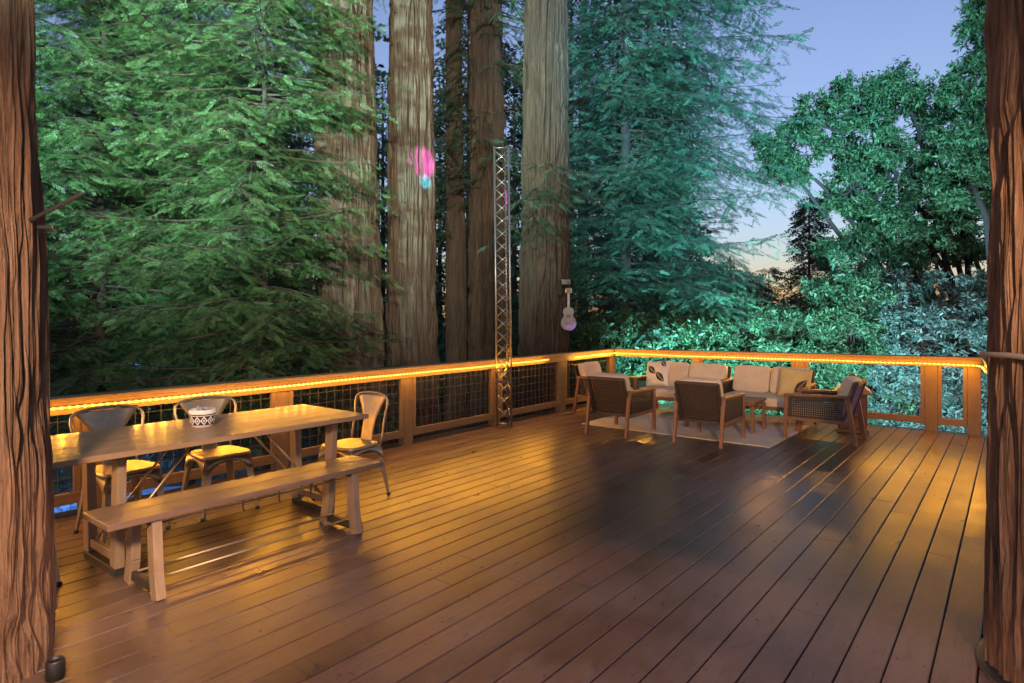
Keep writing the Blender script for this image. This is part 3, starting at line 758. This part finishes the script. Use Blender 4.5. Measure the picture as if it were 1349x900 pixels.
steel_chair('grey metal chair with wide back behind the left half of dining table', 1.74, 4.83, -PI/2+.05, True, GC)
steel_chair('grey metal chair with wide back behind the table near the patterned bowl', 2.40, 4.80, -PI/2-.06, True, GC)
steel_chair('yellowish lit metal chair at the right end of dining table', 3.22, 4.25, PI+.12, False, GC)
steel_chair('metal chair at the left end of table mostly hidden by the left trunk', .985, 4.36, -.1, False, GC)

# ------------------------------------------------------------------ patterned bowl
def bowl():
    p = P(267, 4.26, .747); root = empty('bowl', p, .3, 'small white bowl with black diamond pattern standing on the dining table', 'bowl')
    m = N('patterned_ceramic'); tc = m.n('ShaderNodeTexCoord'); sx = m.n('ShaderNodeSeparateXYZ'); m.l(tc.outputs['Object'], sx.inputs[0])
    ang = m.math('ARCTAN2', sx.outputs[1], sx.outputs[0]); a = m.math('MULTIPLY', ang, 12/(2*PI))
    fa = m.math('ABSOLUTE', m.math('SUBTRACT', m.math('FRACT', a), .5))
    zz = m.math('ABSOLUTE', m.math('MULTIPLY', m.math('SUBTRACT', sx.outputs[2], .047), 1/.058))
    dia = m.math('ADD', fa, zz)
    inner = m.math('MULTIPLY', m.math('LESS_THAN', dia, .34), m.math('GREATER_THAN', dia, .16))
    cross = m.math('GREATER_THAN', dia, .52)
    band = m.math('MULTIPLY', m.math('LESS_THAN', sx.outputs[2], .078), m.math('GREATER_THAN', sx.outputs[2], .016))
    line = m.math('MULTIPLY', m.math('LESS_THAN', sx.outputs[2], .090), m.math('GREATER_THAN', sx.outputs[2], .082))
    mk = m.math('MINIMUM', m.math('ADD', m.math('MULTIPLY', m.math('ADD', inner, cross), band), line), 1.0)
    m.set(Base_Color=m.mix(mk, (.74, .72, .68), (.03, .03, .035)), Roughness=.3)
    MB().lathe([(.058, 0), (.066, .003), (.076, .03), (.082, .07), (.083, .105), (.081, .118), (.076, .118), (.076, .105), (.01, .10)], 48).build('bowl_body', m.m, root, True)
    rng_ = random.Random(2); mb = MB()
    for k in range(26):
        a = rng_.uniform(0, 6.28); r = rng_.uniform(0, .055); mb.superq((r*math.cos(a), r*math.sin(a), .112+rng_.uniform(0, .012)), (.024, .02, .02), .8, Matrix.Rotation(a, 3, 'Z'), 8, 5)
    mb.build('pebbles', plain('grey_pebbles', (.35, .35, .36), .5), root, True)
bowl()

# ------------------------------------------------------------------ truss tower
def truss():
    p = D(6.53, 5.325); root = empty('truss_tower', p, 0, 'tall aluminium lattice truss standing upright against the left railing', 'truss')
    s = .19; zt = 3.74; pts = [(-s/2, -.06), (s/2, -.05), (.045, .115)]; ln = -.010
    for (x, y) in pts:
        MB().tube([(x, y, .012), (x+ln*zt, y, zt)], .0145, 12).build('chord', M['alu'], root, True)
    lat = MB(); n = 21
    for a, b in ((0, 1), (1, 2), (2, 0)):
        for i in range(n):
            z0 = .1+(zt-.15)*i/n; z1 = .1+(zt-.15)*(i+1)/n
            (xa, ya), (xb, yb) = (pts[a], pts[b]) if i % 2 == 0 else (pts[b], pts[a])
            lat.tube([(xa+ln*z0, ya, z0), (xb+ln*z1, yb, z1)], .0065, 6)
            lat.tube([(xb+ln*z0, yb, z0), (xa+ln*z1, ya, z1)], .0065, 6) if a == 0 else None
        for z in (.06, zt-.02): lat.tube([(pts[a][0]+ln*z, pts[a][1], z), (pts[b][0]+ln*z, pts[b][1], z)], .0075, 6)
    lat.build('lattice', M['alu'], root, True)
    st = MB()
    for z in (.60, .74):
        q = [(-s/2-.018+ln*z, -.078, z), (s/2+.018+ln*z, -.068, z+.01), (.06+ln*z, .135, z), (-.03+ln*z, .135, z), (-s/2-.018+ln*z, -.078, z)]
        for a, b in zip(q[:-1], q[1:]): st.bar(a, b, .004, .02)
    st.build('strap', M['dark_metal'], root)
truss()

# ------------------------------------------------------------------ guitar on the trunk
def guitar():
    Y = 11.05; p = P(749, Y, None, 420)
    root = empty('guitar', p, -.1, 'pale acoustic guitar hanging from a bracket on the thick redwood trunk', 'guitar')
    RX = Matrix.Rotation(PI/2, 4, 'X')            # polygon plane faces the deck
    def outline(sc_=1):
        pts = []
        for k in range(64):
            a = 2*PI*k/64; y = -.30*math.cos(a) # bottom -> top
            t = (y+.30)/.60
            w = .135*math.sqrt(max(0, 1-((t-.33)/.36)**2)) if t < .33 else None
            pts.append(t)
        ts = [i/28 for i in range(29)]
        def hw(t):
            lo = .136*math.sqrt(max(0, 1-((t-.32)/.33)**2)); up = .100*math.sqrt(max(0, 1-((t-.79)/.215)**2)); wa = .088*math.exp(-((t-.6)/.16)**2)
            return max(lo, up, wa)
        P_ = [(hw(t)*sc_, -.21+.42*t) for t in ts]
        return P_+[(-x, y) for x, y in P_[-2:0:-1]]
    m = N('guitar_top'); n = m.noise(m.coord((30, 3, 3)), 1, 4); m.set(Base_Color=m.ramp(n, [(.3, (.17, .155, .14)), (.7, (.22, .20, .175))]), Roughness=.35)
    MB().prism(outline(), RX, .085).build('body', m.m, root, bevel=.006)
    MB().prism([(.036*math.cos(a), .045+.036*math.sin(a)) for a in np.linspace(0, 2*PI, 25)[:-1]], Matrix.Translation((0, -.044, 0)) @ RX, .004).build('sound_hole', M['black'], root)
    MB().box((0, -.048, -.09), (.09, .012, .02)).build('bridge', M['teak'], root)
    MB().box((0, -.05, .31), (.045, .022, .25)).build('neck', m.m, root, bevel=.004)
    MB().prism([(-.025, .43), (-.036, .46), (-.034, .54), (.034, .54), (.036, .46), (.025, .43)], Matrix.Translation((0, -.05, 0)) @ RX, .018).build('headstock', M['teak'], root, bevel=.003)
    pg = MB()
    for s in (-1, 1):
        for z in (.465, .49, .515): pg.box((s*.046, -.05, z), (.02, .01, .012))
    pg.build('tuning_pegs', M['alu'], root)
    s = MB()
    for k in range(6): s.bar((-.0175+.007*k, -.063, -.09), (-.0175+.007*k, -.063, .44), .0015, .0015)
    s.build('strings', M['alu'], root)
    br = empty('wall_bracket', P(741, Y+.05, None, 380), 0, 'small wooden bracket on the thick trunk holding up the guitar', 'bracket')
    MB().box((-.06, .12, 0), (.12, .04, .24)).build('backplate', M['bay_bark'], br, bevel=.005)
    MB().tube([(-.02, .10, .10), (.04, .03, .12), (.10, -.06, .10)], .016, 8).build('arm', M['dark_metal'], br, True)
    MB().box((.06, .0, .11), (.16, .10, .10)).build('clamp', M['dark_metal'], br, bevel=.01)
guitar()

# ------------------------------------------------------------------ lounge furniture (x is forward)
def weave(mb, o, ex, ey, nx, ny, w, t):
    """open basket weave of flat strips spanning o, o+ex, o+ey"""
    o = Vector(o); ex = Vector(ex); ey = Vector(ey); nn = ex.cross(ey).normalized()
    for i in range(nx):
        c = o+ex*((i+.5)/nx)
        mb.bar(c+nn*.002, c+ey+nn*.002, w, t, up=nn)
    for i in range(ny):
        c = o+ey*((i+.5)/ny)
        mb.bar(c-nn*.0015, c+ex-nn*.0015, w, t, up=nn)
def lounge(name, label, u, w, rot, width, cat, backs=1, group=None, pillows=()):
    root = empty(name, D(u, w), TH+rot, label, cat, group)
    hw = width/2; T = M['teak']
    FX, RXb, RXt = .345, -.405, -.315
    for s in (-1, 1):
        y = s*(hw-.022)
        MB().bar((FX+.015, y, 0), (FX-.005, y, .525), .034, .046, up=(1, 0, 0), w2=.04, h2=.05).build('leg', T, root, bevel=.005)
        MB().bar((RXb, y, 0), (RXt, y, .54), .034, .042, up=(1, 0, 0), w2=.04, h2=.05).build('leg', T, root, bevel=.005)
        MB().bar((RXt-.035, y, .557), (FX+.02, y, .541), .062, .028).build('arm_rest', T, root, bevel=.007)
        sd = MB()
        yy = s*(hw-.024)
        a, b, c, d_ = (RXt+.075, yy, .285), (FX-.05, yy, .285), (FX-.045, yy, .515), (RXt+.045, yy, .525)
        for p, q in ((a, b), (b, c), (c, d_), (d_, a)): sd.bar(p, q, .022, .026)
        weave(sd, (RXt+.075, yy, .285), (FX-RXt-.125, 0, 0), (0, 0, .23), 22, 9, .013, .003)
        sd.build('woven_side', M['weave'], root)
        MB().bar((RXb+.065, y, .258), (FX, y, .262), .03, .04).build('seat_rail', T, root, bevel=.004)
    MB().bar((FX-.01, -hw+.04, .262), (FX-.01, hw-.04, .262), .032, .045).build('front_rail', T, root, bevel=.004)
    bk = MB(); y0 = hw-.05
    lo = Vector((-.265, 0, .262)); hi = Vector((-.415, 0, .715)); ax = hi-lo
    for s in (-1, 1): bk.bar(lo+Vector((0, s*y0, 0)), hi+Vector((0, s*y0, 0)), .035, .03, up=(1, 0, 0))
    for q in (lo, hi): bk.bar(q+Vector((0, -y0, 0)), q+Vector((0, y0, 0)), .03, .034)
    weave(bk, lo+Vector((0, -y0, 0)), (0, 2*y0, 0), ax, int(25*width/.62), 20, .0115, .003)
    bk.build('woven_back', M['weave'], root)
    sl = MB()
    for k in range(6): sl.box((-.22+.1*k, 0, .272), (.05, 2*hw-.09, .012))
    sl.build('seat_slats', T, root)
    n = backs; cw = (2*hw-.10)/n
    for k in range(1):
        MB().superq((.055, 0, .342), (.60, 2*hw-.10, .125), .22, None, 40, 18).build('seat_cushion', M['cream'], root, True)
    ang = math.atan2(hi.x-lo.x, hi.z-lo.z)
    Rm = Matrix.Rotation(ang, 3, 'Y')
    for k in range(n):
        y = -hw+.05+cw*(k+.5)
        MB().superq((-.262, y, .575), (.125, cw-.008, .39), .25, Rm, 40, 20).build('back_cushion', M['cream'], root, True)
    return root
GL = 'wicker backed lounge armchairs on the rug'
HP = PI/2
lounge('armchair', 'wicker backed armchair seen from behind left of the other armchair backs', 7.22, 3.94, 0, .60, 'armchair', 1, GL)
lounge('armchair', 'wicker backed armchair seen from behind in the middle in front of coffee table', 7.38, 2.84, 0, .60, 'armchair', 1, GL)
lounge('armchair', 'wicker sided armchair seen from the side at the right of the rug', 8.30, 1.80, HP, .62, 'armchair', 1, GL)
lounge('armchair', 'armchair with cream cushion partly hidden beside the long railing', 8.42, 4.86, -HP, .60, 'armchair', 1, GL)
GS = 'cream cushioned two seat sofas'
lounge('sofa', 'cream cushioned two seat sofa with the leaf print pillow', 8.98, 3.88, PI, 1.24, 'sofa', 2, GS)
lounge('sofa', 'cream cushioned two seat sofa with the yellowish pillow at its right end', 8.98, 2.68, PI, 1.14, 'sofa', 2, GS)
def pillowmat(name, base, leaf, spots):
    m = fabric(name, base); tc = m.n('ShaderNodeTexCoord'); tot = None
    for (x, z, a, lx, lz) in spots:
        mp = m.n('ShaderNodeMapping', vector_type='TEXTURE'); mp.inputs['Location'].default_value = (0, x, z); mp.inputs['Rotation'].default_value = (a, 0, 0)
        m.l(tc.outputs['Object'], mp.inputs[0]); s = m.n('ShaderNodeSeparateXYZ'); m.l(mp.outputs[0], s.inputs[0])
        # pointed leaf: |z| < lz*(1-(y/lx)^2)
        q = m.math('SUBTRACT', 1.0, m.math('POWER', m.math('ABSOLUTE', m.math('MULTIPLY', s.outputs[1], 1/lx)), 1.6))
        k = m.math('LESS_THAN', m.math('ABSOLUTE', m.math('MULTIPLY', s.outputs[2], 1/lz)), q)
        rib = m.math('GREATER_THAN', m.math('ABSOLUTE', s.outputs[2]), .003)
        k = m.math('MULTIPLY', k, rib)
        tot = k if tot is None else m.math('MAXIMUM', tot, k)
    lk = m.p.inputs['Base Color'].links[0].from_socket
    m.set(Base_Color=m.mix(tot, lk, leaf)); return m.m
def pillow(label, u, w, z, rot, lean, roll, mat, size=.40):
    root = empty('pillow', D(u, w, z), TH+rot, label, 'pillow')
    n = 22; v = []; f = []
    for sgn in (1, -1):
        for i in range(n+1):
            for k in range(n+1):
                a = -1+2*i/n; b = -1+2*k/n
                th = .062*((1-a**4)*(1-b**4))**.45
                pin = 1-.07*(1-a*a)*abs(b)**3-.07*(1-b*b)*abs(a)**3
                v.append(Vector((sgn*th, a*size/2*(1-.06*(1-b*b)*abs(a)**4), b*size/2*(1-.06*(1-a*a)*abs(b)**4))))
    N1 = (n+1)**2
    for i in range(n):
        for k in range(n):
            q = (i*(n+1)+k, (i+1)*(n+1)+k, (i+1)*(n+1)+k+1, i*(n+1)+k+1); f.append(q); f.append(tuple(j+N1 for j in q[::-1]))
    o = MB().add(v, f).build('cover', mat, root, True)
    o.rotation_euler = (roll, lean, 0)
    return root
pillow('white throw pillow with two dark leaf prints on the left sofa', 8.90, 4.24, .605, PI-.15, -.30, .1, pillowmat('leaf_print', (.66, .60, .50), (.035, .028, .02), [(-.075, .05, -.75, .10, .048), (.075, -.06, -.8, .11, .05), (.12, .14, -.8, .07, .035)]))
pillow('mustard throw pillow with one dark leaf print at the right end of sofa', 8.91, 2.27, .60, PI+.25, -.28, -.1, pillowmat('mustard_print', (.52, .40, .16), (.04, .03, .018), [(.07, -.05, .9, .12, .05)]))
def coffee_table():
    root = empty('coffee_table', D(8.27, 2.98), TH, 'low teak coffee table between the sofas and the armchairs', 'table')
    mb = MB()
    for k in range(6): mb.box((-.21+.084*k, 0, .405), (.081, .92, .022))
    mb.build('tabletop', M['teak'], root, bevel=.003)
    fr = MB()
    for s in (-1, 1): fr.box((s*.235, 0, .374), (.024, .84, .038)); fr.box((0, s*.43, .374), (.44, .024, .038))
    fr.build('frame', M['teak'], root, bevel=.003)
    for s in (-1, 1):
        for q in (-1, 1): MB().box((s*.235, q*.43, .177), (.042, .042, .354)).build('leg', M['teak'], root, bevel=.004)
coffee_table()
def rug():
    m = N('cream_rug'); v = m.coord()
    w = m.n('ShaderNodeTexWave', wave_type='BANDS', bands_direction='X'); w.inputs['Scale'].default_value = 60; m.l(v, w.inputs[0])
    n = m.noise(v, 5, 5, .6); n2 = m.noise(v, 180, 2)
    m.set(Base_Color=m.mix(m.ramp(n, [(.3, 0), (.75, 1)]), (.52, .46, .36), (.42, .36, .28)), Roughness=.95); m.bump(m.math('ADD', w.outputs['Fac'], n2), .4, .005)
    o = MB().box((0, 0, .007), (1.74, 2.50, .011)).build('rug', m.m, None, bevel=.003); o.location = D(8.23, 3.39); o.rotation_euler.z = TH
    tag(o, 'pale woven rug under the coffee table and armchairs', 'rug')
rug()
def lantern():
    root = empty('wooden_lantern', D(9.08, 1.62), TH+.2, 'wooden box with sloping lid and dark knob behind the right armchair', 'lantern')
    bx = MB()
    for k in range(4):
        a = k*PI/2
        for y in (-.11, -.037, .037, .11):
            bx.box(Matrix.Rotation(a, 3, 'Z') @ Vector((.155, y, .28)), (.016, .066, .44), Matrix.Rotation(a, 3, 'Z'))
    bx.build('slatted_box', M['teak'], root, bevel=.002)
    MB().box((0, 0, .03), (.36, .36, .05)).build('base', M['teak'], root, bevel=.005)
    MB().add([(-.21, -.21, .50), (.21, -.21, .50), (.21, .21, .50), (-.21, .21, .50), (-.21, -.21, .525), (.21, -.21, .525), (.21, .21, .525), (-.21, .21, .525), (-.05, -.05, .665), (.05, -.05, .665), (.05, .05, .665), (-.05, .05, .665)],
             [(3, 2, 1, 0), (0, 1, 5, 4), (1, 2, 6, 5), (2, 3, 7, 6), (3, 0, 4, 7), (4, 5, 9, 8), (5, 6, 10, 9), (6, 7, 11, 10), (7, 4, 8, 11), (8, 9, 10, 11)]).build('lid', M['table'], root, bevel=.004)
    MB().lathe([(.02, .66), (.022, .675), (.045, .69), (.05, .71), (.04, .73), (.015, .74)], 20).build('knob', M['black'], root, True)
lantern()

# ------------------------------------------------------------------ fittings on the near trunks
def strap():
    root = empty('tree_strap', (2.445, 2.50, 1.33), 0, 'flat strap with a thin cable tied round the right trunk', 'strap')
    mb = MB(); n = 90; vs = []; fs = []
    for k in range(n):
        a = 2*PI*k/n; r = .478+.004*math.sin(7*a)
        dz = .012*math.sin(a*2+1)-.05*max(0, math.cos(a+PI*.5))*.6
        for q in (-.011, .011): vs.append((r*math.cos(a), r*math.sin(a), dz+q))
    for k in range(n): k2 = (k+1) % n; fs.append((2*k, 2*k2, 2*k2+1, 2*k+1))
    o = mb.add(vs, fs).build('band', plain('grey_webbing', (.22, .20, .18), .7), root, True); m = o.modifiers.new('s', 'SOLIDIFY'); m.thickness = .006
    a = math.radians(200); pts = []
    for k in range(12):
        t = k/11; an = a+.25*t; pts.append((.482*math.cos(an), .482*math.sin(an), .42*(1-t)+.02*math.sin(t*9)))
    MB().tube(pts, .004, 6).build('cable', M['black'], root, True)
strap()
def flood():
    Y = 2.62; p = P(50, Y, None, 290); root = empty('floodlight', p, 0, 'black floodlight on a slanting arm fixed to the left trunk', 'lamp')
    MB().bar((-.05, .02, -.0), (.172, .02, .115), .012, .016).build('arm', M['black'], root, bevel=.003)
    MB().box((.02, .03, -.028), (.07, .04, .018)).build('lamp_head', M['black'], root, bevel=.004)
flood()
def can():
    p = P(73, 2.60, 0); root = empty('uplight', p, .4, 'small black uplight can on the deck at the foot of the left trunk', 'lamp')
    MB().lathe([(.03, 0), (.034, .004), (.034, .075), (.031, .08), (.027, .08), (.027, .066), (.005, .064)], 24).build('housing', M['black'], root, True)
    MB().lathe([(.024, .0642), (.026, .0642), (.026, .068), (.006, .069)], 24).build('lens', metal('lens', (.3, .3, .3), .1), root, True)
can()

# ------------------------------------------------------------------ light
def lamp(name, typ, loc_, target, energy, color, **kw):
    l = bpy.data.lights.new(name, typ); l.energy = energy; l.color = color
    for k, v in kw.items(): setattr(l, k, v)
    o = bpy.data.objects.new(name, l); COL.objects.link(o); o.location = loc_
    o.rotation_euler = (Vector(target)-Vector(loc_)).to_track_quat('-Z', 'Y').to_euler(); return o
SUN_EL, SUN_ROT = R(2.6), R(195)
w = bpy.data.worlds.new('World'); sc.world = w; w.use_nodes = True
nt = w.node_tree; bg = nt.nodes['Background']; sky = nt.nodes.new('ShaderNodeTexSky'); sky.sky_type = 'NISHITA'; sky.sun_disc = False
sky.sun_elevation = SUN_EL; sky.sun_rotation = SUN_ROT; sky.air_density = 1.0; sky.dust_density = .6; sky.ozone_density = 2.8; sky.altitude = 100
mx = nt.nodes.new('ShaderNodeMix'); mx.data_type = 'RGBA'; mx.blend_type = 'MULTIPLY'; mx.inputs[0].default_value = 1; mx.inputs[7].default_value = (1.08, .88, 1.0, 1)
hs = nt.nodes.new('ShaderNodeHueSaturation'); hs.inputs['Saturation'].default_value = .86; nt.links.new(sky.outputs[0], hs.inputs['Color']); nt.links.new(hs.outputs[0], mx.inputs[6]); nt.links.new(mx.outputs[2], bg.inputs[0]); bg.inputs[1].default_value = .06
# twilight sky glow behind the house: a weak, very soft sun
lamp('dusk_glow', 'SUN', (0, 0, 20), D(4, 3, 20-6), .02, (.75, .85, 1.0), angle=R(60))
# house and garden lamps, and added fill spots
lamp('porch_lamp', 'SPOT', (-.5, 1.3, 3.1), (-.4, 1.4, 0), 66, (1.0, .54, .36), spot_size=R(88), spot_blend=.18, shadow_soft_size=.05)
lamp('eave_flood_left', 'SPOT', (-5.2, -1.2, 4.4), (-4.2, 8.5, 6.0), 3300, (.52, .96, .90), spot_size=R(62), spot_blend=.8, shadow_soft_size=.2)
lamp('fill_flood_middle', 'SPOT', (.6, -1.4, 4.6), (-3.0, 8.5, 5.4), 1050, (1.0, .95, .74), spot_size=R(62), spot_blend=.9, shadow_soft_size=.2)  # extra flood added to lift the dark middle trunks
lamp('trunk_fill_left', 'SPOT', (-.6, -1.1, 3.0), (-2.2, 2.5, 1.1), 270, (1.0, .64, .40), spot_size=R(44), spot_blend=1.0, shadow_soft_size=.25)  # added fill spot, brightens the bark of the near left trunk
lamp('trunk_fill_right', 'SPOT', (.6, -1.6, 2.7), (2.2, 2.4, 1.3), 80, (1.0, .58, .34), spot_size=R(40), spot_blend=.7, shadow_soft_size=.06)  # added fill spot for the near right trunk
lamp('eave_flood_right', 'SPOT', (4.2, -.5, 4.5), (4.9, 13, 6.6), 6000, (.20, .66, 1.0), spot_size=R(48), spot_blend=1.0, shadow_soft_size=.25)
for (u, w_, e) in ((10.1, 4.4, 450), (10.1, 2.0, 450)):
    a = D(u, w_, -.45); lamp('garden_flood', 'SPOT', a, a+U*3+Vector((0, 0, 1.1)), e, (.24, .76, .95), spot_size=R(130), spot_blend=.6, shadow_soft_size=.12)
a = D(10.2, .6, -.4); lamp('garden_flood_violet', 'SPOT', a, a+U*3+Vector((0, 0, 1.4)), 230, (.68, .72, 1.0), spot_size=R(120), spot_blend=.6, shadow_soft_size=.1)
lamp('wall_lamp', 'SPOT', (.6, -1.5, 2.4), (2.95, 8.9, .75), 230, (1.0, .60, .30), spot_size=R(23), spot_blend=1, shadow_soft_size=.08)
lamp('blue_fill_spot', 'SPOT', (-8.2, 13.2, .6), (-7.6, 13.8, -2.6), 240, (.06, .30, 1.0), spot_size=R(140), spot_blend=.8, shadow_soft_size=.1)  # added unseen spot that turns the low drive blue
# violet accent lamp by the corner post
a = D(8.30, .5, .42); lamp('violet_accent', 'SPOT', a, D(8.35, 3.0, .45), 7, (.16, .10, 1.0), spot_size=R(34), spot_blend=.4, shadow_soft_size=.03)
a = D(9.3, .45, .9); lamp('violet_guitar', 'SPOT', a, P(750, 11.05, None, 430), 420, (.30, .15, 1.0), spot_size=R(1.9), spot_blend=.9, shadow_soft_size=.01)
# coloured projector patch on trunk B
tgt = P(561, 9.45, None, 226)
a = D(7.2, 1.0, 1.0)
lamp('projector_magenta', 'SPOT', a, tgt+Vector((-.02, 0, .12)), 3200, (.9, .10, 1.0), spot_size=R(4.4), spot_blend=.6, shadow_soft_size=.005)
lamp('projector_cyan', 'SPOT', a, tgt+Vector((.05, 0, -.17)), 5200, (.03, .60, 1.0), spot_size=R(2.3), spot_blend=.7, shadow_soft_size=.005)

# ------------------------------------------------------------------ camera and render
cam = bpy.data.cameras.new('camera'); co = bpy.data.objects.new('camera', cam); COL.objects.link(co)
co.location = (0, 0, H); co.rotation_euler = (PI/2, 0, 0); cam.sensor_width = 36; cam.lens = F/1349*36; cam.shift_y = -(450-HOR)/1349
cam.clip_end = 3000; cam.clip_start = .05; sc.camera = co
sc.render.engine = 'CYCLES'; sc.cycles.use_denoising = True
try: sc.cycles.denoiser = 'OPENIMAGEDENOISE'
except Exception: pass
sc.cycles.max_bounces = 6; sc.cycles.diffuse_bounces = 3; sc.cycles.glossy_bounces = 3; sc.cycles.transmission_bounces = 3; sc.cycles.sample_clamp_indirect = 6
sc.render.resolution_x = 1024; sc.render.resolution_y = 683
vs = sc.view_settings; vs.view_transform = 'Standard'; vs.look = 'None'; vs.gamma = 1; vs.exposure = 3.0; vs.use_curve_mapping = False
